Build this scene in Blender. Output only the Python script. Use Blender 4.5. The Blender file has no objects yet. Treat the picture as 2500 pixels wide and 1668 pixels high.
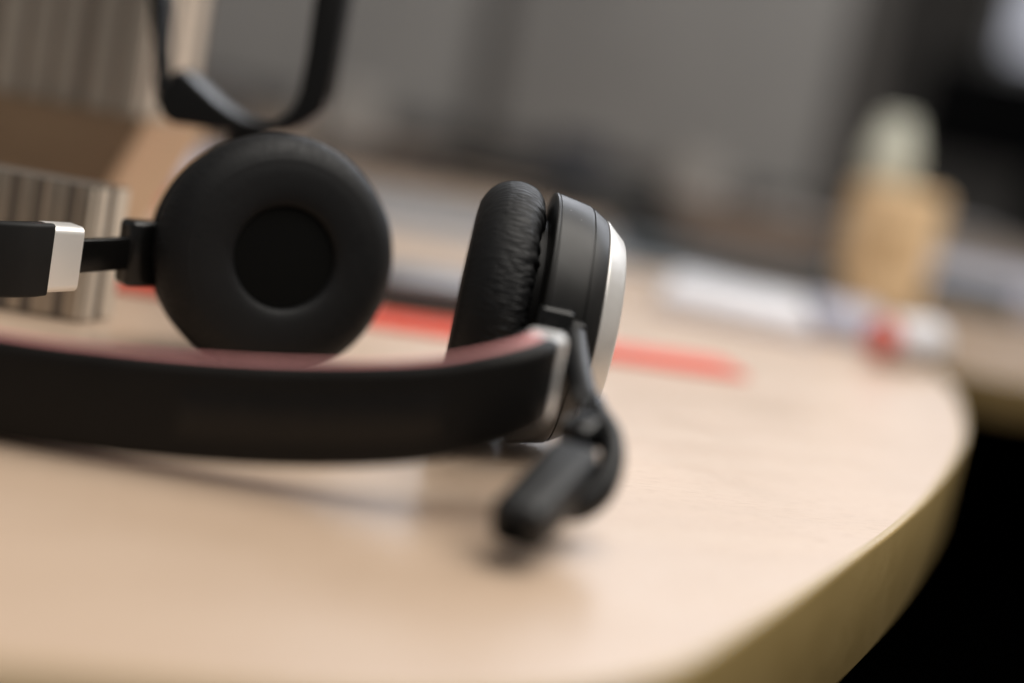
import bpy, bmesh, math, random
import numpy as np
from mathutils import Vector, Matrix

S = bpy.context.scene
COL = S.collection
rad = math.radians

# ------------------------------------------------------------------ camera
CAM_H = 0.089                      # lens 9 cm above the desk top (desk top is z = 0)
PITCH, ROLL = rad(9.1), rad(10.8)
R_ = Vector((1, 0, 0))
U_ = Vector((0, math.sin(PITCH), math.cos(PITCH)))
F_ = Vector((0, math.cos(PITCH), -math.sin(PITCH)))
cr = math.cos(ROLL) * R_ + math.sin(ROLL) * U_
cu = -math.sin(ROLL) * R_ + math.cos(ROLL) * U_
cam_data = bpy.data.cameras.new("camera")
cam = bpy.data.objects.new("camera", cam_data)
COL.objects.link(cam)
cam.matrix_world = Matrix((
    (cr.x, cu.x, -F_.x, 0), (cr.y, cu.y, -F_.y, 0), (cr.z, cu.z, -F_.z, CAM_H), (0, 0, 0, 1)))
cam_data.sensor_width = 36
cam_data.lens = 50
cam_data.clip_start = 0.01
cam_data.clip_end = 60
cam_data.dof.use_dof = True
cam_data.dof.focus_distance = 0.374
cam_data.dof.aperture_fstop = 2.3
cam_data.dof.aperture_blades = 0
S.camera = cam

# ------------------------------------------------------------------ world, lamps, exposure
W = bpy.data.worlds.new("World")
S.world = W
W.use_nodes = True
bg = W.node_tree.nodes["Background"]
bg.inputs[0].default_value = (1.0, 0.975, 0.95, 1)
bg.inputs[1].default_value = 0.21


def area(name, loc, target, sx, sy, power, col):
    d = bpy.data.lights.new(name, 'AREA')
    d.shape = 'RECTANGLE'
    d.size, d.size_y, d.energy, d.color = sx, sy, power, col
    o = bpy.data.objects.new(name, d)
    COL.objects.link(o)
    o.location = loc
    o.rotation_euler = (Vector(target) - Vector(loc)).to_track_quat('-Z', 'Y').to_euler()
    return o


area("window_light", (1.6, 4.3, 2.3), (0.05, 0.4, 0.0), 4.4, 2.0, 92, (0.93, 0.97, 1.05))
area("ceiling_light", (0.42, 0.38, 1.2), (0.06, 0.38, 0.0), 1.3, 1.3, 25, (1.0, 0.95, 0.88))

vs = S.view_settings
vs.view_transform = 'Standard'
vs.look = 'None'
vs.exposure = 0.0
vs.gamma = 1.0
S.render.engine = 'CYCLES'
S.cycles.use_denoising = True
S.cycles.max_bounces = 6


# ------------------------------------------------------------------ material helpers
class NT:
    def __init__(s, name):
        s.m = bpy.data.materials.new(name)
        s.m.use_nodes = True
        s.n = s.m.node_tree.nodes
        s.l = s.m.node_tree.links
        s.b = s.n["Principled BSDF"]

    def node(s, t, **kw):
        n = s.n.new(t)
        for k, v in kw.items():
            if k in n.inputs:
                n.inputs[k].default_value = v
            else:
                setattr(n, k, v)
        return n

    def link(s, a, b):
        s.l.new(a, b)

    def coords(s, kind="Object", scale=(1, 1, 1), rot=(0, 0, 0)):
        t = s.node("ShaderNodeTexCoord")
        m = s.node("ShaderNodeMapping")
        m.inputs["Scale"].default_value = scale
        m.inputs["Rotation"].default_value = rot
        s.link(t.outputs[kind], m.inputs["Vector"])
        return m.outputs["Vector"]

    def noise(s, vec, scale, detail=4, rough=0.55, dist=0.0):
        n = s.node("ShaderNodeTexNoise")
        n.inputs["Scale"].default_value = scale
        n.inputs["Detail"].default_value = detail
        n.inputs["Roughness"].default_value = rough
        n.inputs["Distortion"].default_value = dist
        s.link(vec, n.inputs["Vector"])
        return n.outputs["Fac"]

    def ramp(s, fac, stops):
        r = s.node("ShaderNodeValToRGB")
        e = r.color_ramp.elements
        while len(e) < len(stops):
            e.new(0.5)
        for i, (p, c) in enumerate(stops):
            e[i].position = p
            e[i].color = (*c, 1) if len(c) == 3 else c
        s.link(fac, r.inputs["Fac"])
        return r.outputs["Color"]

    def maprange(s, fac, a, b, c, d):
        r = s.node("ShaderNodeMapRange")
        for i, v in enumerate((a, b, c, d)):
            r.inputs[i + 1].default_value = v
        s.link(fac, r.inputs[0])
        return r.outputs[0]

    def bump(s, h, strength, dist, prev=None):
        b = s.node("ShaderNodeBump")
        b.inputs["Strength"].default_value = strength
        b.inputs["Distance"].default_value = dist
        s.link(h, b.inputs["Height"])
        if prev is not None:
            s.link(prev, b.inputs["Normal"])
        return b.outputs["Normal"]

    def math(s, op, a, b=None):
        n = s.node("ShaderNodeMath", operation=op)
        for i, v in enumerate((a, b)):
            if v is None:
                continue
            if isinstance(v, (int, float)):
                n.inputs[i].default_value = v
            else:
                s.link(v, n.inputs[i])
        return n.outputs[0]


def plain(name, col, rough=0.5, metal=0.0, spec=0.5, var=0.12, vscale=60, bump=0.0, bscale=900, coat=0.0):
    t = NT(name)
    v = t.coords()
    n = t.noise(v, vscale, 4)
    lo = tuple(c * (1 - var) for c in col)
    hi = tuple(min(1, c * (1 + var)) for c in col)
    t.link(t.ramp(n, [(0.3, lo), (0.7, hi)]), t.b.inputs["Base Color"])
    t.link(t.maprange(n, 0.3, 0.7, rough * 0.92, min(1, rough * 1.08)), t.b.inputs["Roughness"])
    t.b.inputs["Metallic"].default_value = metal
    t.b.inputs["Specular IOR Level"].default_value = spec
    t.b.inputs["Coat Weight"].default_value = coat
    if bump:
        t.link(t.bump(t.noise(v, bscale, 3), bump, 0.0002), t.b.inputs["Normal"])
    return t.m


M = {}


def make_wood(name, c0, c1, c2, rough, grain_rot, spec=0.5, bstr=0.2):
    t = NT(name)
    v = t.coords("Object", (1, 1, 1), (0, 0, grain_rot))
    mp = t.node("ShaderNodeMapping")
    mp.inputs["Scale"].default_value = (7, 70, 70)
    t.link(v, mp.inputs["Vector"])
    big = t.noise(mp.outputs[0], 1.0, 5, 0.55, 0.6)
    mp2 = t.node("ShaderNodeMapping")
    mp2.inputs["Scale"].default_value = (160, 1900, 1900)
    t.link(v, mp2.inputs["Vector"])
    pores = t.noise(mp2.outputs[0], 1.0, 3, 0.6, 0.2)
    col = t.ramp(big, [(0.25, c0), (0.52, c1), (0.78, c2)])
    mix = t.node("ShaderNodeMix", data_type='RGBA', blend_type='MULTIPLY')
    pr = t.ramp(pores, [(0.34, (0.80, 0.74, 0.68)), (0.46, (1, 1, 1))])
    mix.inputs[0].default_value = 0.85
    t.link(col, mix.inputs[6])
    t.link(pr, mix.inputs[7])
    t.link(mix.outputs[2], t.b.inputs["Base Color"])
    smudge = t.noise(v, 22, 5, 0.6, 0.8)
    t.link(t.math('MULTIPLY', t.maprange(big, 0.3, 0.7, rough * 0.95, rough * 1.06), t.maprange(smudge, 0.3, 0.7, 0.86, 1.16)), t.b.inputs["Roughness"])
    t.b.inputs["Specular IOR Level"].default_value = spec
    t.link(t.bump(pores, bstr, 0.0001), t.b.inputs["Normal"])
    return t.m


M['wood'] = make_wood("desk_laminate", (0.525, 0.39, 0.285), (0.555, 0.415, 0.307), (0.575, 0.445, 0.338), 0.33, rad(-22), 0.5)
M['edge'] = make_wood("desk_edging", (0.36, 0.255, 0.10), (0.395, 0.28, 0.112), (0.42, 0.30, 0.125), 0.34, rad(70), 0.4)

M['wood2'] = make_wood("shaded_laminate", (0.21, 0.138, 0.076), (0.24, 0.158, 0.088), (0.27, 0.178, 0.10), 0.6, rad(28), 0.2)  # desk wood made darker, the shade over the second desk put in its colour

M['edge2'] = make_wood("tan_edging", (0.19, 0.13, 0.05), (0.22, 0.15, 0.06), (0.24, 0.165, 0.07), 0.5, rad(70), 0.3)


def make_leather():
    t = NT("black_leatherette")
    uv = t.node("ShaderNodeTexCoord").outputs["UV"]      # metres: u round the cushion, v across it
    # wandering creases that run across the pad
    n0 = t.node("ShaderNodeTexNoise")
    n0.inputs["Scale"].default_value = 210
    n0.inputs["Detail"].default_value = 3
    t.link(uv, n0.inputs["Vector"])
    sub = t.node("ShaderNodeVectorMath", operation='SUBTRACT')
    t.link(n0.outputs["Color"], sub.inputs[0])
    sub.inputs[1].default_value = (0.5, 0.5, 0.5)
    sc = t.node("ShaderNodeVectorMath", operation='SCALE')
    sc.inputs["Scale"].default_value = 0.0008
    t.link(sub.outputs[0], sc.inputs[0])
    add = t.node("ShaderNodeVectorMath", operation='ADD')
    t.link(uv, add.inputs[0])
    t.link(sc.outputs[0], add.inputs[1])

    def vor(su, sv, w):
        mp = t.node("ShaderNodeMapping")
        mp.inputs["Scale"].default_value = (su, sv, 1)
        t.link(add.outputs[0], mp.inputs["Vector"])
        vo = t.node("ShaderNodeTexVoronoi", feature='DISTANCE_TO_EDGE')
        vo.inputs["Scale"].default_value = 1.0
        t.link(mp.outputs[0], vo.inputs["Vector"])
        return t.maprange(vo.outputs["Distance"], 0.0, w, 0.0, 1.0)
    crease = vor(620, 150, 0.22)
    fine = vor(2600, 1700, 0.2)
    big = t.noise(uv, 160, 3)
    amt = t.maprange(big, 0.35, 0.62, 0.25, 1.0)
    sep = t.node("ShaderNodeSeparateXYZ")
    t.link(uv, sep.inputs[0])
    fade = t.maprange(sep.outputs[1], 0.0170, 0.0270, 1.0, 0.06)
    h1 = t.math('MULTIPLY', t.math('MULTIPLY', crease, amt), fade)
    b1 = t.bump(h1, 1.0, 0.00030)
    b2 = t.bump(fine, 0.25, 0.00003, b1)
    t.link(b2, t.b.inputs["Normal"])
    t.b.inputs["Base Color"].default_value = (0.0048, 0.0049, 0.0055, 1)
    t.link(t.maprange(crease, 0, 1, 0.62, 0.50), t.b.inputs["Roughness"])
    t.b.inputs["Specular IOR Level"].default_value = 0.27
    return t.m


def make_shell():
    t = NT("dusty_black_plastic")
    v = t.coords()
    vo = t.node("ShaderNodeTexVoronoi")
    vo.inputs["Scale"].default_value = 330
    t.link(v, vo.inputs["Vector"])
    spec = t.math('LESS_THAN', vo.outputs["Distance"], 0.055)
    gate = t.math('GREATER_THAN', t.noise(v, 190, 2), 0.56)
    dust = t.math('MULTIPLY', spec, gate)
    haze = t.noise(v, 70, 4)
    base = t.ramp(haze, [(0.3, (0.007, 0.0066, 0.0062)), (0.75, (0.011, 0.0103, 0.0096))])
    mix = t.node("ShaderNodeMix", data_type='RGBA')
    t.link(dust, mix.inputs[0])
    t.link(base, mix.inputs[6])
    mix.inputs[7].default_value = (0.22, 0.21, 0.2, 1)
    t.link(mix.outputs[2], t.b.inputs["Base Color"])
    t.link(t.maprange(haze, 0.3, 0.7, 0.36, 0.46), t.b.inputs["Roughness"])
    t.link(t.bump(t.noise(v, 3800, 2), 0.12, 0.00004), t.b.inputs["Normal"])
    t.b.inputs["Specular IOR Level"].default_value = 0.38
    return t.m


M['leather'] = make_leather()
M['shell'] = make_shell()
M['silver'] = plain("satin_silver_paint", (0.72, 0.70, 0.67), 0.34, 0.45, 0.5, 0.03, 200, 0.25, 5200)
M['chrome'] = plain("polished_silver_cap", (0.90, 0.88, 0.85), 0.30, 0.45, 0.5, 0.01, 20)
M['cloth'] = plain("black_speaker_cloth", (0.0030, 0.0031, 0.0029), 0.95, 0, 0.12, 0.4, 2500, 0.6, 3800)
M['gloss'] = plain("gloss_black_plastic", (0.004, 0.004, 0.004), 0.2, 0, 0.42, 0.1)
M['band'] = plain("soft_black_plastic", (0.0042, 0.0034, 0.0028), 0.45, 0, 0.22, 0.15, 90, 0.1, 3000)
M['panel'] = plain("satin_name_panel", (0.0060, 0.0048, 0.0040), 0.34, 0, 0.26, 0.25, 300)
M['pad'] = plain("black_headband_pad", (0.008, 0.008, 0.008), 0.6, 0, 0.3, 0.1)
M['coral'] = plain("coral_pad_trim", (0.68, 0.27, 0.26), 0.45, 0, 0.5, 0.06)
M['rubber'] = plain("mic_black_rubber", (0.0085, 0.0085, 0.009), 0.42, 0, 0.38, 0.15)
M['metal'] = plain("matt_black_metal", (0.003, 0.0027, 0.0025), 0.34, 0, 0.3, 0.1)


# ------------------------------------------------------------------ mesh helpers
def tag(o, label, cat=None, group=None, kind=None):
    if label:
        o["label"] = label
    if cat:
        o["category"] = cat
    if group:
        o["group"] = group
    if kind:
        o["kind"] = kind
    return o


def empty(name, loc):
    o = bpy.data.objects.new(name, None)
    o.empty_display_size = 0.01
    o.location = loc
    COL.objects.link(o)
    return o


def root_loc(o):
    p = Vector((0, 0, 0))
    while o is not None:
        p += Vector(o.location)
        o = o.parent
    return p


def mesh_obj(name, verts, faces, mat, parent=None, smooth=True, uv=None, origin=None, angle=35):
    me = bpy.data.meshes.new(name)
    off = root_loc(parent) if parent is not None else Vector(origin or (0, 0, 0))
    me.from_pydata([tuple(Vector(v) - off) for v in verts], [], [tuple(f) for f in faces])
    me.update()
    if uv is not None:
        lay = me.uv_layers.new(name="UVMap")
        li = np.empty(len(me.loops), dtype=np.int32)
        me.loops.foreach_get("vertex_index", li)
        lay.data.foreach_set("uv", np.asarray(uv, dtype=np.float32)[li].ravel())
    bm = bmesh.new()
    bm.from_mesh(me)
    bmesh.ops.recalc_face_normals(bm, faces=bm.faces)
    if smooth:
        for f in bm.faces:
            f.smooth = True
        ca = math.cos(rad(angle))
        for e in bm.edges:
            if len(e.link_faces) == 2 and e.link_faces[0].normal.dot(e.link_faces[1].normal) < ca:
                e.smooth = False
    bm.to_mesh(me)
    bm.free()
    o = bpy.data.objects.new(name, me)
    COL.objects.link(o)
    if parent is not None:
        o.parent = parent
    else:
        o.location = off
    if mat is not None:
        me.materials.append(mat if not isinstance(mat, str) else M[mat])
    return o


def rbox(name, mat, size, mtx, parent=None, bev=0.001, seg=3, origin=None, taper=None):
    """bevelled box of the given size, placed by a matrix"""
    bm = bmesh.new()
    bmesh.ops.create_cube(bm, size=1.0)
    for v in bm.verts:
        k = 1.0
        if taper and v.co.z > 0:
            k = taper
        v.co = Vector((v.co.x * size[0] * k, v.co.y * size[1] * k, v.co.z * size[2]))
    if bev:
        bmesh.ops.bevel(bm, geom=list(bm.edges), offset=bev, segments=seg, profile=0.5, affect='EDGES')
    bm.verts.index_update()
    V = [mtx @ v.co for v in bm.verts]
    Fc = [[v.index for v in f.verts] for f in bm.faces]
    bm.free()
    return mesh_obj(name, V, Fc, mat, parent, True, origin=origin, angle=50)


def frame(loc, x, up=(0, 0, 1)):
    """matrix with local X along x and local Z near up"""
    x = Vector(x).normalized()
    z = Vector(up)
    z = (z - x * z.dot(x)).normalized()
    y = z.cross(x)
    return Matrix(((x.x, y.x, z.x, loc[0]), (x.y, y.y, z.y, loc[1]), (x.z, y.z, z.z, loc[2]), (0, 0, 0, 1)))


def zrot(loc, a):
    return Matrix.Translation(loc) @ Matrix.Rotation(a, 4, 'Z')


def catmull(P, n):
    P = [np.array(p, float) for p in P]
    P = [2 * P[0] - P[1]] + P + [2 * P[-1] - P[-2]]
    out = []
    for i in range(1, len(P) - 2):
        p0, p1, p2, p3 = P[i - 1:i + 3]
        for k in range(n):
            t = k / n
            out.append(0.5 * ((2 * p1) + (-p0 + p2) * t + (2 * p0 - 5 * p1 + 4 * p2 - p3) * t * t
                              + (-p0 + 3 * p1 - 3 * p2 + p3) * t ** 3))
    out.append(P[-2])
    return np.array(out)


def resample(P, n):
    P = np.asarray(P)
    d = np.r_[0, np.cumsum(np.linalg.norm(np.diff(P, axis=0), axis=1))]
    s = np.linspace(0, d[-1], n)
    return np.stack([np.interp(s, d, P[:, k]) for k in range(P.shape[1])], 1)


def lathe(name, prof, mtx, mat, parent, seg=128, disp=None, uv=False, angle=35):
    """profile [(a, r)] turned round local X"""
    prof = np.asarray(prof, float)
    n = len(prof)
    th = np.linspace(0, 2 * math.pi, seg, endpoint=False)
    A = np.repeat(prof[:, 0][:, None], seg, 1)
    Rr = np.repeat(prof[:, 1][:, None], seg, 1)
    if disp is not None:
        d = np.gradient(prof, axis=0)
        d /= np.linalg.norm(d, axis=1)[:, None] + 1e-12
        na, nr = -d[:, 1], d[:, 0]
        D = disp(th)
        A = A + D * na[:, None]
        Rr = Rr + D * nr[:, None]
    loc = np.stack([A, Rr * np.cos(th)[None], Rr * np.sin(th)[None]], -1).reshape(-1, 3)
    m = np.array(mtx)
    V = loc @ m[:3, :3].T + m[:3, 3]
    Fc = []
    for i in range(n - 1):
        for j in range(seg):
            k = (j + 1) % seg
            Fc.append((i * seg + j, i * seg + k, (i + 1) * seg + k, (i + 1) * seg + j))
    UV = None
    if uv:
        s = np.r_[0, np.cumsum(np.linalg.norm(np.diff(prof, axis=0), axis=1))]
        UV = np.stack([np.repeat((th * 0.034)[None], n, 0), np.repeat(s[:, None], seg, 1)], -1).reshape(-1, 2)
    return mesh_obj(name, V.tolist(), Fc, mat, parent, True, uv=UV, angle=angle)


def sweep(name, path, sect, mat, parent, up=(0, 0, 1), caps=True, scale=None, angle=40):
    """sect: closed [(n, h)] (outward, up) section carried along path; up is world up unless the path runs along it"""
    path = np.asarray(path, float)
    N, K = len(path), len(sect)
    V, Fc = [], []
    T = np.gradient(path, axis=0)
    for i in range(N):
        t = Vector(T[i]).normalized()
        u = Vector(up)
        nrm = t.cross(u).normalized()
        u2 = nrm.cross(t).normalized()
        k = 1.0 if scale is None else scale[i]
        kn, kh = k if isinstance(k, (tuple, list)) else (k, k)
        for a, h in sect:
            V.append(Vector(path[i]) + nrm * a * kn + u2 * h * kh)
    for i in range(N - 1):
        for j in range(K):
            k = (j + 1) % K
            Fc.append((i * K + j, i * K + k, (i + 1) * K + k, (i + 1) * K + j))
    if caps:
        Fc.append(tuple(range(K)))
        Fc.append(tuple(range((N - 1) * K, N * K)))
    return mesh_obj(name, V, Fc, mat, parent, True, angle=angle)


def rrect(x0, x1, y0, y1, r, seg=4, corners=(1, 1, 1, 1)):
    """rounded rectangle, corners in the order (x1,y1) (x0,y1) (x0,y0) (x1,y0)"""
    out = []
    cs = [(x1, y1, 0), (x0, y1, 90), (x0, y0, 180), (x1, y0, 270)]
    for (cx, cy, a0), c in zip(cs, corners):
        rr = max(r * c, 1e-5)
        ox = cx - rr if cx == x1 else cx + rr
        oy = cy - rr if cy == y1 else cy + rr
        for k in range(seg + 1):
            a = rad(a0 + 90 * k / seg)
            out.append((ox + rr * math.cos(a), oy + rr * math.sin(a)))
    return out


def circle(rx, ry, seg=24):
    return [(rx * math.cos(2 * math.pi * k / seg), ry * math.sin(2 * math.pi * k / seg)) for k in range(seg)]


def extrude_poly(name, P3, vec, mat, parent=None, bev=0.0, origin=None):
    """planar outline P3 pushed along vec, with softened edges"""
    bm = bmesh.new()
    a = [bm.verts.new(p) for p in P3]
    b = [bm.verts.new(Vector(p) + Vector(vec)) for p in P3]
    n = len(a)
    bm.faces.new(a)
    bm.faces.new(b[::-1])
    for i in range(n):
        bm.faces.new((a[i], b[i], b[(i + 1) % n], a[(i + 1) % n]))
    bmesh.ops.recalc_face_normals(bm, faces=bm.faces)
    if bev:
        es = [e for e in bm.edges if e.calc_face_angle(0) > rad(40)]
        bmesh.ops.bevel(bm, geom=es, offset=bev, segments=2, profile=0.5, affect='EDGES')
    bm.verts.index_update()
    V = [v.co.copy() for v in bm.verts]
    Fc = [[v.index for v in f.verts] for f in bm.faces]
    bm.free()
    return mesh_obj(name, V, Fc, mat, parent, True, origin=origin, angle=40)


def vnoise(x, period, rng):
    """smooth periodic value noise of x in [0, 1)"""
    tab = rng.uniform(-1, 1, period)
    f = (x * period) % period
    i = np.floor(f).astype(int)
    t = f - i
    t = t * t * (3 - 2 * t)
    return tab[i % period] * (1 - t) + tab[(i + 1) % period] * t


# ------------------------------------------------------------------ setting: floor, room wall
M['floor'] = plain("dark_carpet_and_shade", (0.0008, 0.0007, 0.0006), 1.0, 0, 0.0, 0.3, 40)
M['wall'] = plain("dim_wall", (0.16, 0.15, 0.14), 0.9, 0, 0.2, 0.1, 3)
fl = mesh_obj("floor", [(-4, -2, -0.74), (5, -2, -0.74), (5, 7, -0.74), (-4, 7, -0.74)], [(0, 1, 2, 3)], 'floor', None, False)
tag(fl, "dark carpeted floor in the gloom below the desk", kind="structure")
wl = rbox("wall", 'wall', (9, 0.1, 1.95), Matrix.Translation((0.5, 5.6, 0.235)), None, 0)
tag(wl, "dim grey wall at the back of the room", kind="structure")


# ------------------------------------------------------------------ the desk
def desk(name, outline, zt, th, label, wood, edge, leg_at):
    """outline runs anticlockwise; a top slab with a lipping swept round it"""
    P = np.array(outline)
    c = P.mean(0)
    root = empty(name, (leg_at[0], leg_at[1], -0.74))
    tag(root, label, "desk")
    N = len(P)
    T = np.roll(P, -1, 0) - np.roll(P, 1, 0)
    T /= np.linalg.norm(T, axis=1)[:, None]
    nr = np.stack([T[:, 1], -T[:, 0]], 1)            # outward
    inn = P - nr * 0.0022
    V = [(x, y, zt) for x, y in inn] + [(x, y, zt - th + 0.001) for x, y in inn]
    Fc = [tuple(range(N)), tuple(range(2 * N - 1, N - 1, -1))] + [(i, i + N, (i + 1) % N + N, (i + 1) % N) for i in range(N)]
    mesh_obj("desk_top", V, Fc, wood, root, False)
    sec = [(-0.0022, 0.00018), (-0.0012, 0.00022), (-0.0005, 0.00005), (-0.00012, -0.0004), (0, -0.0011),
           (0, -th + 0.0012), (-0.0004, -th + 0.0004), (-0.0022, -th)]
    V, Fc = [], []
    K = len(sec)
    for i in range(N):
        for a, h in sec:
            V.append((P[i, 0] + nr[i, 0] * a, P[i, 1] + nr[i, 1] * a, zt + h))
    for i in range(N):
        j = (i + 1) % N
        for k in range(K - 1):
            Fc.append((i * K + k, j * K + k, j * K + k + 1, i * K + k + 1))
    mesh_obj("edge_lipping", V, Fc, edge, root, True, angle=60)
    rbox("leg", 'metal', (0.09, 0.09, 0.70), Matrix.Translation((leg_at[0], leg_at[1], -0.39)), root, 0.004)
    rbox("foot", 'metal', (0.5, 0.4, 0.02), Matrix.Translation((leg_at[0], leg_at[1], -0.73)), root, 0.004)
    return root


near = [(-1.0, 0.105), (-0.5, 0.125), (-0.25, 0.148), (-0.12, 0.170), (-0.0608, 0.1838), (-0.0161, 0.1955), (0.0137, 0.2106),
        (0.0367, 0.2320), (0.0520, 0.2570), (0.0720, 0.2939), (0.0921, 0.3327), (0.1116, 0.3716), (0.1340, 0.4214), (0.1601, 0.4866),
        (0.1793, 0.5418), (0.1958, 0.6039), (0.2086, 0.6634), (0.2165, 0.73), (0.2215, 0.82), (0.223, 0.95), (0.223, 1.2)]
near_s = catmull(near, 14)[:, :2].tolist()
desk("desk", near_s + [(0.223, 2.0), (0.223, 2.75), (-1.6, 2.75), (-1.6, 0.105)], 0.0, 0.036,
     "pale maple desk with a curved front edge, carrying the headset", 'wood', 'edge', (-0.55, 1.6))
adj = [(0.2262, 1.2), (0.2262, 0.95), (0.2235, 0.83), (0.226, 0.765), (0.240, 0.742), (0.30, 0.745), (0.5, 0.77), (0.9, 0.80), (1.4, 0.80)]
adj_s = catmull(adj, 10)[:, :2].tolist()
desk("adjoining_desk", adj_s + [(1.4, 2.75), (0.2262, 2.75)], -0.001, 0.022,
     "second maple desk, shade darkened into its colour, butted against the far side of the curved desk", 'wood2', 'edge2', (0.9, 1.8))

ad = bpy.data.objects["adjoining_desk"]
rbox("under_desk_shade", 'floor', (1.12, 0.018, 0.70), Matrix.Translation((0.80, 0.845, -0.38)), ad, 0.001, 2)  # flat black sheet added to paint the dark space under this desk
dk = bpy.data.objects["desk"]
rbox("under_desk_shade", 'floor', (0.018, 1.70, 0.70), Matrix.Translation((0.185, 1.75, -0.38)), dk, 0.001, 2)  # another black sheet standing for the shade below the curved desk

# ------------------------------------------------------------------ the headset
HS = empty("headset", (-0.05, 0.36, 0.0))
tag(HS, "black stereo headset with silver ear plates and boom microphone lying on its side", "headset")
mm = 0.001


def cushion_profile():
    c = [(-1.2, 21.0), (-1.15, 26.5), (-1.3, 29.6), (-2.1, 31.9), (-4.4, 34.2), (-8.2, 35.2), (-12.0, 34.7), (-15.3, 32.8), (-17.6, 29.6),
         (-18.6, 25.6), (-18.8, 21.6), (-18.6, 18.2), (-18.1, 16.0), (-17.3, 14.9), (-16.2, 14.5)]
    return resample(catmull([(a, r) for a, r in c], 12), 96) * mm


def make_disp(seed, amp):
    rng = np.random.default_rng(seed)
    prof = cushion_profile()
    s = np.r_[0, np.cumsum(np.linalg.norm(np.diff(prof, axis=0), axis=1))] * 1000 - 5.5   # mm from the hidden rim

    def disp(th):
        x = th / (2 * math.pi)
        wob = 0.0035 * vnoise(x, 37, rng)
        g1 = vnoise(x + wob, 128, rng)
        g2 = vnoise(x + wob * 1.7, 71, rng)
        g3 = vnoise(x, 260, rng)
        reach = 9.5 + 4.5 * vnoise(x, 54, rng)
        v1 = -np.abs(g1) ** 0.6 + 0.55
        v2 = -np.abs(g2) ** 0.6 + 0.55
        D = np.zeros((len(s), len(th)))
        for i, si in enumerate(s):
            w = np.clip(1 - (si - 3.0) / reach, 0, 1) ** 1.35
            near_w = np.clip(1 - (si - 3.0) / 4.5, 0, 1)
            # bend the folds a little along the way
            sh = int(round(6 * math.sin(si * 0.45)))
            D[i] = w * (np.roll(v1, sh) * 1.15 * near_w + np.roll(v2, -sh) * 0.95 + np.roll(g3, sh) * 0.10)
            D[i] -= 0.22 * math.exp(-((si - 26.2) / 0.42) ** 2)       # stitched seam near the face
        D += 0.18 * vnoise(x, 9, rng)[None] * np.clip((s - 6) / 8, 0, 1)[:, None]
        return D * mm * amp
    return disp


def ear_cup(mtx, mtx_pad, seed, label, amp):
    shell = lathe("ear_cup", np.array([(-0.9, 0), (-0.9, 20), (0.6, 21), (0.9, 26), (1.15, 31.2), (1.45, 33.4), (1.7, 34.1), (2.05, 34.4),
                                       (2.5, 34.42), (2.75, 34.2), (3.0, 34.3), (7, 33.6), (11.4, 32.75), (11.95, 32.5), (12.1, 31.9), (12.35, 31.9), (12.5, 32.2),
                                       (13.1, 31.95), (16.1, 30.2), (16.55, 29.8), (16.6, 29.0), (16.9, 28), (16.9, 0)]) * mm, mtx, 'shell', HS, 160, angle=28)
    tag(shell, label)
    lathe("outer_plate", np.array([(16.2, 28.0), (16.75, 29.4), (16.95, 29.75), (17.3, 29.7), (21.9, 25.7), (22.4, 24.9), (22.7, 23.7), (22.85, 20), (22.9, 8), (22.9, 0)]) * mm,
          mtx, 'silver', shell, 160, angle=28)
    lathe("baffle_ring", np.array([(-2.4, 18), (-2.4, 26.2), (-1.9, 26.6), (0.9, 26.5), (1.2, 26.1), (1.2, 18)]) * mm, mtx, 'band', shell, 96)
    lathe("cushion", cushion_profile(), mtx_pad, 'leather', shell, 1100, make_disp(seed, amp), True, angle=80)
    lathe("speaker_cloth", np.array([(-16.5, 15.2), (-16.7, 12), (-17.0, 8), (-17.15, 4), (-17.2, 0)]) * mm, mtx_pad, 'cloth', shell, 96)
    return shell


LEAN = rad(1.3)
RC = Vector((0.0017, 0.3822, 0.0352))
mR = frame(RC, Vector((math.cos(LEAN), rad(4.5), -math.sin(LEAN))))
mRp = frame(RC + Vector((0.0005, 0, 0)), Vector((1, rad(2.5), -math.sin(rad(1.8)))))
cupR = ear_cup(mR, mRp, 5, "ear cup seen edge-on, its wrinkled cushion and silver plate in focus", 1.0)

nL = Vector((0.44, -0.87, 0.10)).normalized()          # the other cushion faces the camera
LC = Vector((-0.0719, 0.4105, 0.0350)) - nL * 0.0090
mL = frame(LC, -nL) @ Matrix.Scale(1.005, 4)
cupL = ear_cup(mL, mL, 11, "ear cup whose round cushion faces the camera", 0.4)

# headband centre line: (x, y, height of the middle, half height)
BP = [(0.0080, 0.3225, 0.0328, 0.0086), (0.0079, 0.3160, 0.0325, 0.0094), (0.0066, 0.3100, 0.0317, 0.0101), (0.0032, 0.3047, 0.0299, 0.0107),
      (-0.0040, 0.3007, 0.0270, 0.0110), (-0.0145, 0.2985, 0.0232, 0.0112), (-0.0272, 0.2972, 0.0201, 0.0113), (-0.0427, 0.2965, 0.0172, 0.0113), (-0.0615, 0.2952, 0.0148, 0.0112),
      (-0.0829, 0.2940, 0.0130, 0.0111), (-0.105, 0.2940, 0.0118, 0.0110), (-0.140, 0.2955, 0.0114, 0.0108), (-0.174, 0.3010, 0.0112, 0.0105),
      (-0.197, 0.3140, 0.0114, 0.0102), (-0.203, 0.3300, 0.0130, 0.0099), (-0.190, 0.3450, 0.0170, 0.0096), (-0.165, 0.3550, 0.0235, 0.0094), (-0.1342, 0.3640, 0.0274, 0.0093),
      (-0.1269, 0.3710, 0.0283, 0.0090), (-0.1210, 0.3780, 0.0287, 0.0087)]
path4 = resample(catmull(BP, 16), 420)
d_ = np.r_[0, np.cumsum(np.linalg.norm(np.diff(path4[:, :3], axis=0), axis=1))]
L_ = d_[-1]


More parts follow.
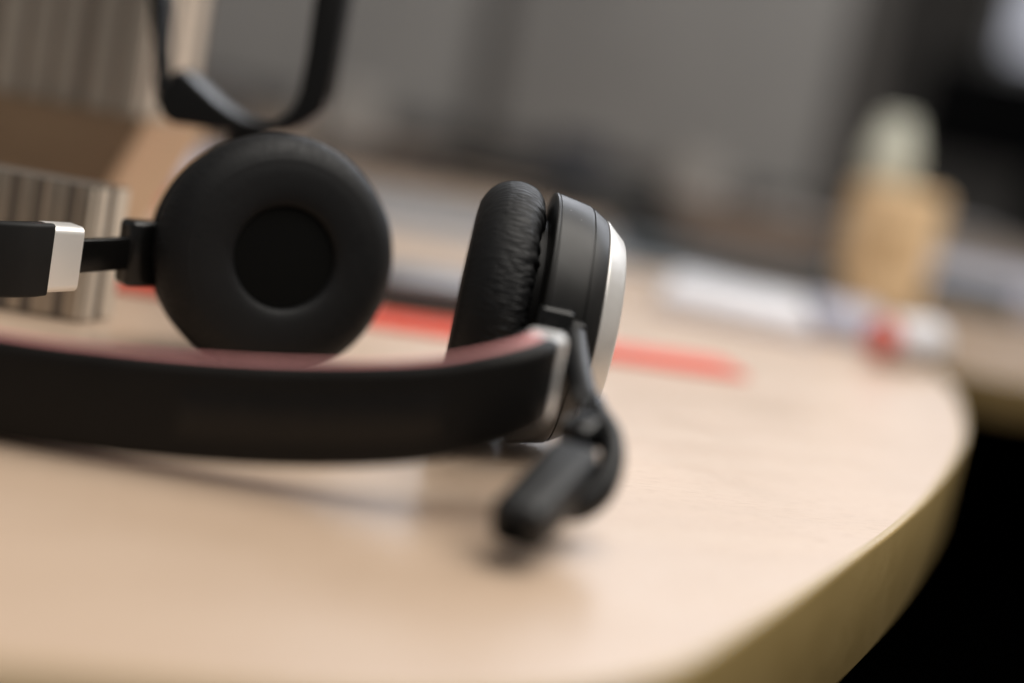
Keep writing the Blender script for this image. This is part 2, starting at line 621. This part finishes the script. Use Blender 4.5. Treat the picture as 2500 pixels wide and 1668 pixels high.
def band_piece(name, mat, d0, d1, n0, n1, dh, r, corners, parent, seg=4, n=None):
    s = np.linspace(d0, d1, n or max(8, int((d1 - d0) / 0.0015)))
    P = np.stack([np.interp(s, d_, path4[:, k]) for k in range(4)], 1)
    V, Fc = [], []
    T = np.gradient(P[:, :2], axis=0)
    K = None
    for i in range(len(P)):
        t = Vector((T[i, 0], T[i, 1], 0)).normalized()
        nv = Vector((-t.y, t.x, 0))           # outward: the bow is walked anticlockwise seen from below
        hh = P[i, 3] + (dh(s[i] / L_) if callable(dh) else dh)
        sec = rrect(n0, n1, -hh, hh, r, seg, corners)
        K = len(sec)
        for a, h in sec:
            V.append(Vector(P[i, :3]) + nv * a + Vector((0, 0, h)))
    for i in range(len(P) - 1):
        for j in range(K):
            k = (j + 1) % K
            Fc.append((i * K + j, i * K + k, (i + 1) * K + k, (i + 1) * K + j))
    Fc.append(tuple(range(K)))
    Fc.append(tuple(range((len(P) - 1) * K, len(P) * K)))
    return mesh_obj(name, V, Fc, mat, parent, True, angle=40)


# outward test: on the front run the outside is towards the camera (-Y)
CAP = 0.0092
CAPR = 0.0118
band = band_piece("headband", 'band', CAPR, L_ - CAP, 0.0, 0.0042, 0.0, 0.0026, (1, 0.25, 0.25, 1), HS, 6)
band_piece("pad_trim", 'coral', CAPR + 0.0002, L_ - CAP - 0.0002, -0.0032, 0.0001, 0.0, 0.0006, (1, 1, 1, 1), band, 3)
band_piece("inner_pad", 'pad', CAPR + 0.0004, L_ - CAP - 0.0004, -0.0056, -0.0033, (lambda f: -0.0004 + 0.0010 * min(1.0, max(0.0, (f - 0.45) / 0.4))), 0.0010, (0.3, 1, 1, 0.3), band, 4)
for a, b in ((0.0, CAPR - 0.00015), (L_ - CAP + 0.00015, L_)):
    band_piece("end_cap", 'chrome', a, b, -0.0052, 0.0043, 0.0001, 0.0021, (1, 1, 1, 1), band, 6, 12)
# a shallow glossy name panel on the outside of the bow
d_panel0 = float(np.interp(-0.0135, -path4[:200, 0][::1], d_[:200]))
pa = float(d_[np.argmin(np.abs(path4[:200, 0] + 0.0125))])
pb = float(d_[np.argmin(np.abs(path4[:240, 0] + 0.066))])
band_piece("name_panel", 'panel', min(pa, pb), max(pa, pb), 0.0040, 0.00435, -0.0057, 0.0003, (1, 1, 1, 1), band, 2)


def straight(a, b, n=6):
    a, b = np.array(a, float), np.array(b, float)
    return np.array([a + (b - a) * k / (n - 1) for k in range(n)])


# sliders and hinge blocks
sR = sweep("slider", straight((0.0080, 0.3215, 0.0330), (0.0090, 0.3480, 0.0354)), rrect(-0.0014, 0.0014, -0.004, 0.004, 0.0006, 3), 'gloss', HS)
sL = sweep("slider", straight((-0.1214, 0.3775, 0.0287), (-0.1095, 0.3960, 0.0302)), rrect(-0.0014, 0.0014, -0.0046, 0.0046, 0.0006, 3), 'gloss', HS)
rbox("hinge_block", 'gloss', (0.0092, 0.0120, 0.0165), frame((0.0092, 0.3497, 0.0356), (1, 0, -0.03)), sR, 0.0016, 4)
rbox("hinge_block", 'gloss', (0.0150, 0.0080, 0.0186), frame((-0.1068, 0.4005, 0.0302), (0.72, 0.69, 0.03)), sL, 0.0016, 4)
# hinge yoke behind the cushion of the facing cup
rbox("hinge_yoke", 'pad', (0.022, 0.005, 0.012), frame((-0.1055, 0.4075, 0.0306), (0.35, 0.9, 0.05)), sL, 0.0015, 3)

# boom microphone
arm_path = catmull([(0.0143, 0.3480, 0.0375), (0.0148, 0.3425, 0.0360), (0.0160, 0.3345, 0.0332), (0.0180, 0.3230, 0.0294), (0.0203, 0.3140, 0.0264)], 10)
sc_arm = np.linspace(1.12, 0.92, len(arm_path)).tolist()
boom = sweep("microphone_boom", arm_path, circle(0.0032, 0.0036, 24), 'rubber', HS, scale=sc_arm)
rbox("boom_pivot", 'shell', (0.0046, 0.0080, 0.0120), frame((0.0144, 0.3486, 0.0352), (1, 0.1, -0.03)), boom, 0.0008, 3)
sweep("boom_collar", straight((0.0206, 0.3160, 0.0271), (0.0214, 0.3115, 0.0256), 5), circle(0.0031, 0.0037, 24), 'gloss', boom)
flex = catmull([(0.0210, 0.3135, 0.0262), (0.0228, 0.3100, 0.0250), (0.0252, 0.3050, 0.0228), (0.0262, 0.2995, 0.0190), (0.0250, 0.2945, 0.0146), (0.0215, 0.2915, 0.0112), (0.0180, 0.2905, 0.0104), (0.0150, 0.2900, 0.0106)], 10)
sweep("flexible_boom", flex, circle(0.0027, 0.0036, 24), 'rubber', boom)
rbox("boom_knuckle", 'gloss', (0.0090, 0.0085, 0.0085), frame((0.0186, 0.3062, 0.0222), (0.45, 0.85, 0.35)), boom, 0.0022, 4)
mic_dir = Vector((-0.0099, -0.0208, -0.0093))
mB, mF = Vector((0.0186, 0.3000, 0.0180)), Vector((0.0073, 0.2728, 0.0082))
rbox("microphone_head", 'rubber', (0.0315, 0.0122, 0.0102), frame((mB + mF) / 2, mF - mB), boom, 0.0030, 6)
rbox("microphone_grille", 'cloth', (0.0010, 0.0062, 0.0050), frame(mF + (mF - mB).normalized() * 0.0012, mF - mB), boom, 0.0004, 2)

# ------------------------------------------------------------------ things close behind the headset
Fh = Vector((0, 1, 0))


def at(x, y, z):
    """point on the sight line of photo pixel (x, y) at depth z, used to measure sizes"""
    return Vector((0, 0, CAM_H)) + (F_ + cr * ((x - 1250) / 3472) - cu * ((y - 834) / 3472)) * z


st = empty("desk_stand", (-0.082, 0.505, 0.0))
tag(st, "black bent strip stand with a curved lip rising behind the round cushion", "stand")
Zs = 0.470
curve_in = [(784, -60), (766, 0), (748, 130), (730, 222), (717, 256), (695, 282), (665, 302), (632, 304), (596, 293), (560, 273), (520, 243), (480, 205), (455, 181), (433, 166)]
curve_out = [(379, 240), (392, 280), (417, 302), (490, 313), (574, 323), (650, 327), (705, 322), (745, 302), (786, 272), (803, 222), (821, 120), (842, 0), (852, -60)]
loop = extrude_poly("curved_strip", [at(x, y, Zs) for x, y in curve_in + curve_out], Vector((0, 0.018, 0)), 'metal', st, 0.0008)
back = [(352, -60), (366, 0), (372, 120), (378, 215), (392, 262), (404, 240), (398, 120), (402, 0), (396, -60)]
extrude_poly("rear_strip", [at(x, y, 0.486) for x, y in back], Vector((0, 0.012, 0)), 'metal', st, 0.0006)
extrude_poly("bridge", [at(352, -60, 0.476), at(838, -60, 0.476), at(838, -92, 0.476), at(352, -92, 0.476)], Vector((0, 0.02, 0)), 'metal', st, 0.0006)
pb_ = at(610, 322, 0.482)
rbox("post", 'metal', (0.012, 0.010, pb_.z - 0.003), Matrix.Translation((pb_.x, pb_.y, (pb_.z - 0.003) / 2 + 0.003)), st, 0.001)
rbox("base", 'metal', (0.030, 0.05, 0.005), Matrix.Translation((pb_.x + 0.006, pb_.y + 0.008, 0.0026)), st, 0.001)

# two ribbed boxes, a low one and a tall one behind it on a wooden foot
M['rib'] = plain("beige_ribbed_metal", (0.40, 0.355, 0.30), 0.30, 0.75, 0.5, 0.10, 30)
M['rib_lit'] = plain("ribbed_lit_side", (0.68, 0.60, 0.50), 0.4, 0.0, 0.5, 0.06, 30)  # right-hand ribs, a lighter copy with the light put in the colour
M['ribd'] = plain("taupe_core", (0.11, 0.092, 0.075), 0.5, 0.0, 0.5, 0.10, 30)
M['waist'] = make_wood("oak_foot", (0.145, 0.10, 0.06), (0.175, 0.122, 0.075), (0.205, 0.145, 0.09), 0.5, rad(10))
M['foot_lit'] = make_wood("foot_wood_lit_side", (0.56, 0.41, 0.27), (0.61, 0.455, 0.305), (0.65, 0.49, 0.335), 0.5, rad(80))  # lit copy of the dark foot wood, light painted into the paler tone
rr = random.Random(4)


def ribbed_box(name, label, c1, dF, dR, WF, WR, z0, z1, wmin, wmax, gap, foot=None):
    root = empty(name, (c1.x + dF.x * WF / 2 + dR.x * WR / 2, c1.y + dF.y * WF / 2 + dR.y * WR / 2, 0))
    tag(root, label, "box")

    def ring(inset, push=0.0):
        a, b = inset, inset
        return [c1 + dF * (a - push) + dR * b, c1 + dF * (WF - a) + dR * b, c1 + dF * (WF - a) + dR * (WR - b), c1 + dF * (a - push) + dR * (WR - b)]

    def prism(nm, mat, lo, hi, za, zb, bev):
        V = [(p.x, p.y, za) for p in lo] + [(p.x, p.y, zb) for p in hi]
        Fc = [(0, 1, 2, 3), (7, 6, 5, 4)] + [(i, (i + 1) % 4, (i + 1) % 4 + 4, i + 4) for i in range(4)]
        return mesh_obj(nm, V, Fc, mat, root, False)
    prism("core", 'ribd', ring(0.0016), ring(0.0016), z0, z1, 0)
    if foot:
        prism("wooden_foot", 'waist', ring(0.0, -foot), ring(-0.002), 0.0004, z0 - 0.0002, 0)
        lo, hi = ring(0.0, -foot), ring(-0.002)
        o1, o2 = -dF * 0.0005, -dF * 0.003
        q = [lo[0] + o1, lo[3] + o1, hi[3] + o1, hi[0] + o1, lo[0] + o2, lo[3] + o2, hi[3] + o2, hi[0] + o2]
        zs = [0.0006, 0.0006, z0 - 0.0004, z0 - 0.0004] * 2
        mesh_obj("foot_lit_face", [(p.x, p.y, z) for p, z in zip(q, zs)],
                 [(0, 1, 2, 3), (7, 6, 5, 4), (0, 4, 5, 1), (1, 5, 6, 2), (2, 6, 7, 3), (3, 7, 4, 0)], 'foot_lit', root, False)  # thin slab added so the right face of the foot looks lit

    def ribs(start, d, length, outn, rmat):
        s_ = 0.0006
        while s_ < length - wmin:
            w = min(rr.uniform(wmin, wmax), length - s_ - 0.0004)
            c = start + d * (s_ + w / 2)
            pts = []
            for k in range(9):
                a = math.pi * k / 8
                pts.append(c - d * (math.cos(a) * w * 0.46) + outn * (math.sin(a) * min(0.0020, w * 0.2)) - outn * 0.0010)
            extrude_poly("rib", [Vector((p.x, p.y, z0 + 0.0003)) for p in pts], Vector((0, 0, z1 - z0 - 0.0006)), rmat, root, 0.0)
            s_ += w + rr.uniform(gap[0], gap[1])
    ribs(c1 + dR * 0.0016, dF, WF, -dR, 'rib')
    ribs(c1 + dF * 0.0016, dR, WR, -dF, 'rib_lit')
    return root


ribbed_box("low_ribbed_box", "low ribbed beige box standing behind the silver headband cap",
           Vector((-0.1318, 0.4305, 0)), Vector((-0.985, -0.10, 0)).normalized(), Vector((0.10, 0.30, 0)).normalized(),
           0.105, 0.020, 0.0005, 0.0425, 0.006, 0.014, (0.0003, 0.0018))
cT = at(352, 250, 0.556)
ribbed_box("tall_ribbed_box", "tall ribbed beige box on a wooden foot behind the low ribbed box",
           Vector((cT.x, cT.y, 0)), Vector((-0.99, -0.06, 0)).normalized(), Vector((0.06, 0.30, 0)).normalized(),
           0.15, 0.05, 0.059, 0.20, 0.006, 0.013, (0.0006, 0.005), 0.022)

M['pinkred'] = plain("faded_red_cap", (0.74, 0.20, 0.17), 0.6, 0, 0.3, 0.05)
# red ruler on the desk
M['red'] = plain("red_plastic", (0.70, 0.095, 0.055), 0.6, 0, 0.25, 0.05)
ra, rb_ = Vector((-0.150, 0.511, 0)), Vector((0.0925, 0.585, 0))
rl = rb_ - ra
rbox("red_ruler", 'red', (rl.length, 0.030, 0.0022), frame((ra + rb_) / 2 + Vector((0, 0, 0.0012)), rl), None, 0.0004, 2, origin=(ra + rb_) / 2)
tag(bpy.data.objects["red_ruler"], "flat red ruler lying across the desk behind the ear cups", "ruler")

# phone resting on the ruler between the two cups
M['phgrey'] = plain("grey_phone_top", (0.22, 0.22, 0.235), 0.3, 0.1, 0.5, 0.05)
M['phblack'] = plain("black_phone_side", (0.012, 0.012, 0.012), 0.3)
ph = empty("phone", (-0.045, 0.605, 0.0))
tag(ph, "silver grey phone with black sides lying behind the gap between the ear cups", "phone")
rbox("body", 'phblack', (0.075, 0.062, 0.007), frame((-0.030, 0.612, 0.0062), (1, 0.36, 0.0)), ph, 0.0018, 3)
rbox("cover", 'phgrey', (0.071, 0.058, 0.0050), frame((-0.030, 0.612, 0.0118), (1, 0.36, 0.0)), ph, 0.0016, 3)

# ------------------------------------------------------------------ clutter farther up the desk
M['mat'] = plain("slate_mat", (0.20, 0.215, 0.235), 0.5, 0, 0.5, 0.08)
extrude_poly("desk_mat", [(-0.30, 0.89, 0.0004), (0.02, 0.945, 0.0004), (0.135, 0.965, 0.0004), (0.160, 1.165, 0.0004), (-0.34, 1.13, 0.0004)], Vector((0, 0, 0.003)), 'mat', None, 0.0, origin=(-0.05, 1.02, 0))
tag(bpy.data.objects["desk_mat"], "blue grey mat spread flat on the desk behind the headset", "mat")
M['paper'] = plain("white_paper", (0.70, 0.69, 0.72), 0.7, 0, 0.3, 0.03)
M['lilac'] = plain("lilac_paper", (0.42, 0.42, 0.50), 0.7, 0, 0.3, 0.03)
np_ = empty("notepad", (0.122, 0.812, 0))
tag(np_, "white notepad block lying on the desk near its curved edge", "notepad")
rbox("pages", 'paper', (0.080, 0.150, 0.009), zrot((0.122, 0.812, 0.0056), rad(-8)), np_, 0.0006, 2)
rbox("backing_card", 'lilac', (0.083, 0.153, 0.0012), zrot((0.1225, 0.8125, 0.0007), rad(-8)), np_, 0.0, 2)
rbox("grey_booklet", 'lilac', (0.040, 0.12, 0.012), zrot((0.188, 0.820, 0.0064), rad(-8)), None, 0.001, 2, origin=(0.188, 0.82, 0))
tag(bpy.data.objects["grey_booklet"], "lilac grey booklet beside the white notepad", "booklet")
M['slate'] = plain("dark_slate_cover", (0.035, 0.045, 0.05), 0.5)
rbox("slate_folder", 'slate', (0.20, 0.045, 0.016), zrot((0.165, 1.02, 0.0084), rad(-4)), None, 0.001, 2, origin=(0.165, 1.02, 0))
tag(bpy.data.objects["slate_folder"], "dark slate folder standing low behind the white notepad", "folder")
gl = empty("glue_stick", (0.19, 0.712, 0))
tag(gl, "white glue stick with a red cap at the curved desk edge", "glue stick")
gd = Vector((0.80, 0.60, 0)).normalized()
gp = Vector((0.173, 0.698, 0.0125))
mg = frame(gp, gd)
lathe("red_cap", np.array([(4, 0), (4, 7.6), (5, 8.6), (12, 8.8), (12.4, 8.4), (12.4, 0)]) * mm, mg, 'pinkred', gl, 40)
lathe("barrel", np.array([(12.5, 0), (12.5, 12), (13, 12.3), (46, 12.3), (46.6, 11.8), (46.6, 0)]) * mm, mg, 'paper', gl, 40)

M['kraft'] = make_wood("kraft_board", (0.74, 0.52, 0.30), (0.80, 0.58, 0.35), (0.84, 0.63, 0.40), 0.7, 0.3, 0.3)
M['kraftd'] = plain("kraft_label", (0.50, 0.32, 0.15), 0.7)
kc = Vector((0.2475, 1.008, 0))
kr = empty("kraft_tub", kc)
tag(kr, "round tan kraft tub standing where the two desks meet", "tub")
mk = frame(kc, (0, 0, 1), (0, 1, 0))
lathe("tub", np.array([(0, 0), (0, 29.5), (1.2, 30.5), (70, 33), (71, 32.6), (71, 0)]) * mm, mk, 'kraft', kr, 48)
lathe("tub_lid", np.array([(71.2, 0), (71.2, 32), (72, 33.2), (82, 33.2), (86, 29.8), (86.5, 0)]) * mm, mk, 'kraft', kr, 48)
lathe("tub_label", np.array([(31.9, 0), (32.9, 0), (32.9, 9), (31.9, 9)]) * mm, frame(kc + Vector((-0.003, 0.0, 0.050)), (-0.1, -1, 0)), 'kraftd', kr, 32)
M['green'] = plain("pale_green_ceramic", (0.60, 0.61, 0.52), 0.45)
gc = kc + Vector((-0.012, 0.0, 0.0868))
gcup = lathe("green_pot", np.array([(0, 0), (0, 15), (2, 18), (14, 19.5), (28, 17.5), (40, 13), (46, 11.5), (47, 10), (46, 9), (40, 10), (40, 0)]) * mm,
             frame((0, 0, 0), (0, 0, 1), (0, 1, 0)), 'green', None, 48)
gcup.location = gc
tag(gcup, "small pale green pot standing on the tan tub", "pot")

M['ltgrey'] = plain("light_grey_ceramic", (0.33, 0.32, 0.31), 0.4)
M['brown'] = plain("brown_card", (0.17, 0.13, 0.105), 0.6)
M['dkbrown'] = plain("dark_brown_plain", (0.045, 0.035, 0.03), 0.5)
M['black'] = plain("black_plastic", (0.006, 0.006, 0.006), 0.5)


def mug(name, x, y, r, h, mat, label, zrotv):
    root = empty(name, (x, y, 0))
    tag(root, label, "mug")
    m = frame((x, y, 0.0004), (0, 0, 1), (0, 1, 0))
    R, Hh = r * 1000, h * 1000
    lathe("cup", np.array([(0, 0), (0, R * 0.92), (1.5, R), (Hh - 1, R), (Hh, R - 1), (Hh - 1, R - 2.5), (4, R - 3), (4, 0)]) * mm, m, mat, root, 48)
    a = [(0, 0.72), (0.45, 0.74), (0.62, 0.52), (0.45, 0.28), (0, 0.26)]
    d = Vector((math.cos(zrotv), math.sin(zrotv), 0))
    P = catmull([Vector((x, y, 0)) + d * (r * 0.97 + q * r) + Vector((0, 0, h * t)) for q, t in a], 6)
    sweep("handle", P, circle(0.004, 0.004, 12), mat, root, up=(-d.y, d.x, 0))


mug("grey_mug", -0.223, 1.60, 0.034, 0.080, 'ltgrey', "light grey mug at the foot of the partition beside the black stand", rad(200))
mug("pale_mug", 0.158, 1.53, 0.032, 0.078, 'ltgrey', "light grey mug far up the desk, right of the silver ear plate", rad(20))
bt = empty("tape_dispenser", (0.094, 1.22, 0))
tag(bt, "small black tape dispenser behind the silver ear plate", "tape dispenser")
rbox("body", 'black', (0.060, 0.035, 0.022), Matrix.Translation((0.094, 1.22, 0.0114)), bt, 0.003, 3)
lathe("tape_roll", np.array([(-8, 0), (-8, 15), (-7, 16), (7, 16), (8, 15), (8, 0)]) * mm, frame((0.094, 1.22, 0.036), (0, 1, 0)), 'black', bt, 40)
cb = empty("card_box", (0.215, 1.27, 0))
tag(cb, "low brown card box behind the white notepad", "box")
rbox("box", 'brown', (0.17, 0.07, 0.034), zrot((0.195, 1.27, 0.0174), rad(-6)), cb, 0.001, 2)
rbox("lid", 'brown', (0.174, 0.074, 0.008), zrot((0.195, 1.27, 0.0390), rad(-6)), cb, 0.001, 2)

pc = empty("pencil_case", (0.060, 1.36, 0))
tag(pc, "black pencil case lying far up the desk behind the ear plate", "pencil case")
rbox("case", 'black', (0.115, 0.05, 0.036), zrot((0.060, 1.36, 0.0184), rad(-10)), pc, 0.012, 4)
rbox("zip", 'ltgrey', (0.10, 0.004, 0.003), zrot((0.060, 1.36, 0.0376), rad(-10)), pc, 0.001, 2)
dbk = rbox("dark_book", 'slate', (0.15, 0.08, 0.022), zrot((0.325, 1.19, 0.0108), rad(-8)), None, 0.001, 2, origin=(0.325, 1.19, 0))
tag(dbk, "dark book lying on the adjoining desk beside the tan tub", "book")
sp = empty("stapler", (-0.045, 1.42, 0))
tag(sp, "black stapler lying far up the desk behind the gap between the cups", "stapler")
rbox("base", 'black', (0.12, 0.028, 0.008), zrot((-0.045, 1.42, 0.0044), rad(-14)), sp, 0.002, 2)
rbox("arm", 'black', (0.115, 0.026, 0.018), zrot((-0.047, 1.42, 0.024), rad(-14)), sp, 0.006, 3)
M['navy'] = plain("navy_ceramic", (0.02, 0.025, 0.04), 0.35)
mug("navy_mug", 0.035, 1.66, 0.034, 0.070, 'navy', "dark navy mug near the partition, left of the light grey mug", rad(160))
cs = empty("card_tray", (-0.15, 1.40, 0))
tag(cs, "dark brown card tray on the desk behind the blue grey mat", "tray")
rbox("tray", 'dkbrown', (0.13, 0.09, 0.020), zrot((-0.16, 1.42, 0.0104), rad(-10)), cs, 0.002, 2)
rbox("cards", 'brown', (0.11, 0.07, 0.010), zrot((-0.16, 1.42, 0.0256), rad(-10)), cs, 0.001, 2)
tr = lathe("tape_roll", np.array([(-6, 13), (-6, 24), (-5, 25), (5, 25), (6, 24), (6, 13), (-6, 13)]) * mm, frame((0, 0, 0), (0.1, 1, 0)), 'ltgrey', None, 40)
tr.location = (0.255, 1.46, 0.0245)
tag(tr, "pale roll of tape standing on edge behind the tan tub", "tape roll")
# papers on a red folder behind the organiser
rf = rbox("red_folder", 'red', (0.16, 0.22, 0.003), zrot((-0.275, 0.87, 0.002), rad(12)), None, 0.0005, 2, origin=(-0.275, 0.87, 0))
tag(rf, "thin red folder lying behind the organiser under grey papers", "folder")
pp = rbox("paper_stack", 'lilac', (0.14, 0.20, 0.014), zrot((-0.272, 0.885, 0.0108), rad(12)), None, 0.0006, 2, origin=(-0.272, 0.885, 0))
tag(pp, "stack of bluish grey papers on the red folder", "papers")
db = empty("shadow_block", (-0.36, 1.32, 0))  # dark block put where only a shadow falls
tag(db, "dark brown block standing in for the shadow behind the grey papers", "case")
rbox("shadow_block_body", 'dkbrown', (0.16, 0.10, 0.045), Matrix.Translation((-0.37, 1.33, 0.0229)), db, 0.003, 3)
rbox("shadow_block_lid", 'dkbrown', (0.162, 0.102, 0.012), Matrix.Translation((-0.37, 1.33, 0.0517)), db, 0.003, 3)

# ------------------------------------------------------------------ partition screen at the back of the desk
M['felt'] = plain("grey_felt", (0.37, 0.375, 0.38), 0.95, 0, 0.1, 0.08, 8, 0.3, 900)
M['trim'] = plain("dark_grey_trim", (0.085, 0.082, 0.08), 0.55, 0, 0.4, 0.1)
pt = empty("partition_screen", (-0.3, 2.3, 0))
tag(pt, "grey felt partition screen in dark frames across the back of the desk", "partition")
pA, pB, pC = Vector((0.385, 1.93, 0)), Vector((-0.112, 2.28, 0)), Vector((-1.45, 2.72, 0))
PH = 0.52


def panel(a, b):
    d = b - a
    Lp = d.length
    m = frame((a + b) / 2 + Vector((0, 0, 0.045 + (PH - 0.045) / 2)), d)
    rbox("felt_panel", 'felt', (Lp - 0.045, 0.022, PH - 0.045), m, pt, 0.004, 3)
    rbox("bottom_rail", 'trim', (Lp - 0.045, 0.034, 0.040), frame((a + b) / 2 + Vector((0, 0, 0.0215)), d), pt, 0.002, 2)
    rbox("top_rail", 'trim', (Lp - 0.045, 0.030, 0.02), frame((a + b) / 2 + Vector((0, 0, PH + 0.011)), d), pt, 0.002, 2)


panel(pA, pB)
panel(pB, pC)
for p in (pA, pB, pC):
    rbox("post", 'trim', (0.042, 0.042, PH + 0.022), Matrix.Translation(p + Vector((0, 0, (PH + 0.022) / 2 + 0.001))), pt, 0.003, 3)

# ------------------------------------------------------------------ beyond the desks
mo = empty("computer_monitor", (1.15, 3.57, -0.01))
tag(mo, "black computer monitor on a cabinet at the far side of the room", "monitor")
M['screen'] = plain("monitor_black", (0.0015, 0.0017, 0.0025), 0.6, 0, 0.1)
rbox("screen", 'screen', (0.60, 0.03, 0.25), frame((1.175, 3.57, 0.290), (1, -0.04, 0.0)), mo, 0.006, 3)
rbox("stand", 'screen', (0.10, 0.03, 0.18), Matrix.Translation((1.25, 3.62, 0.083)), mo, 0.004, 2)
rbox("foot", 'screen', (0.24, 0.18, 0.012), Matrix.Translation((1.25, 3.60, -0.003)), mo, 0.004, 2)
M['cab'] = plain("warm_grey_cabinet", (0.46, 0.41, 0.37), 0.6, 0, 0.4, 0.06, 6)
ca = empty("cabinet", (1.3, 3.7, -0.74))
tag(ca, "warm grey cabinet under the black monitor", "cabinet")
rbox("carcass", 'cab', (0.95, 0.5, 0.72), Matrix.Translation((1.32, 3.66, -0.375)), ca, 0.003, 2)
for k in range(3):
    rbox("door", 'cab', (0.30, 0.018, 0.68), Matrix.Translation((1.01 + 0.312 * k, 3.399, -0.375)), ca, 0.003, 2)
lp = rbox("lilac_papers", 'lilac', (0.22, 0.28, 0.02), zrot((0.45, 1.33, 0.0096), rad(10)), None, 0.001, 2, origin=(0.45, 1.33, 0))
tag(lp, "lilac papers stacked on the adjoining desk", "papers")
# lit window high at the back
M['winframe'] = plain("white_window_frame", (0.6, 0.6, 0.6), 0.5)
tw = NT("bright_window_pane")
tw.b.inputs["Base Color"].default_value = (0.7, 0.72, 0.78, 1)
tw.b.inputs["Emission Color"].default_value = (0.86, 0.88, 1.0, 1)
tw.b.inputs["Emission Strength"].default_value = 0.55
M['pane'] = tw.m
wi = empty("window", (1.75, 5.5, 0.6))
tag(wi, "bright window on the back wall at the top corner of the picture", "window")
rbox("pane", 'pane', (0.72, 0.01, 0.62), Matrix.Translation((2.0, 5.53, 0.96)), wi, 0.0)
for s in (-1, 1):
    rbox("frame", 'winframe', (0.05, 0.04, 0.72), Matrix.Translation((2.0 + s * 0.385, 5.525, 0.96)), wi, 0.004, 2)
    rbox("frame", 'winframe', (0.72, 0.04, 0.05), Matrix.Translation((2.0, 5.525, 0.96 + s * 0.335)), wi, 0.004, 2)
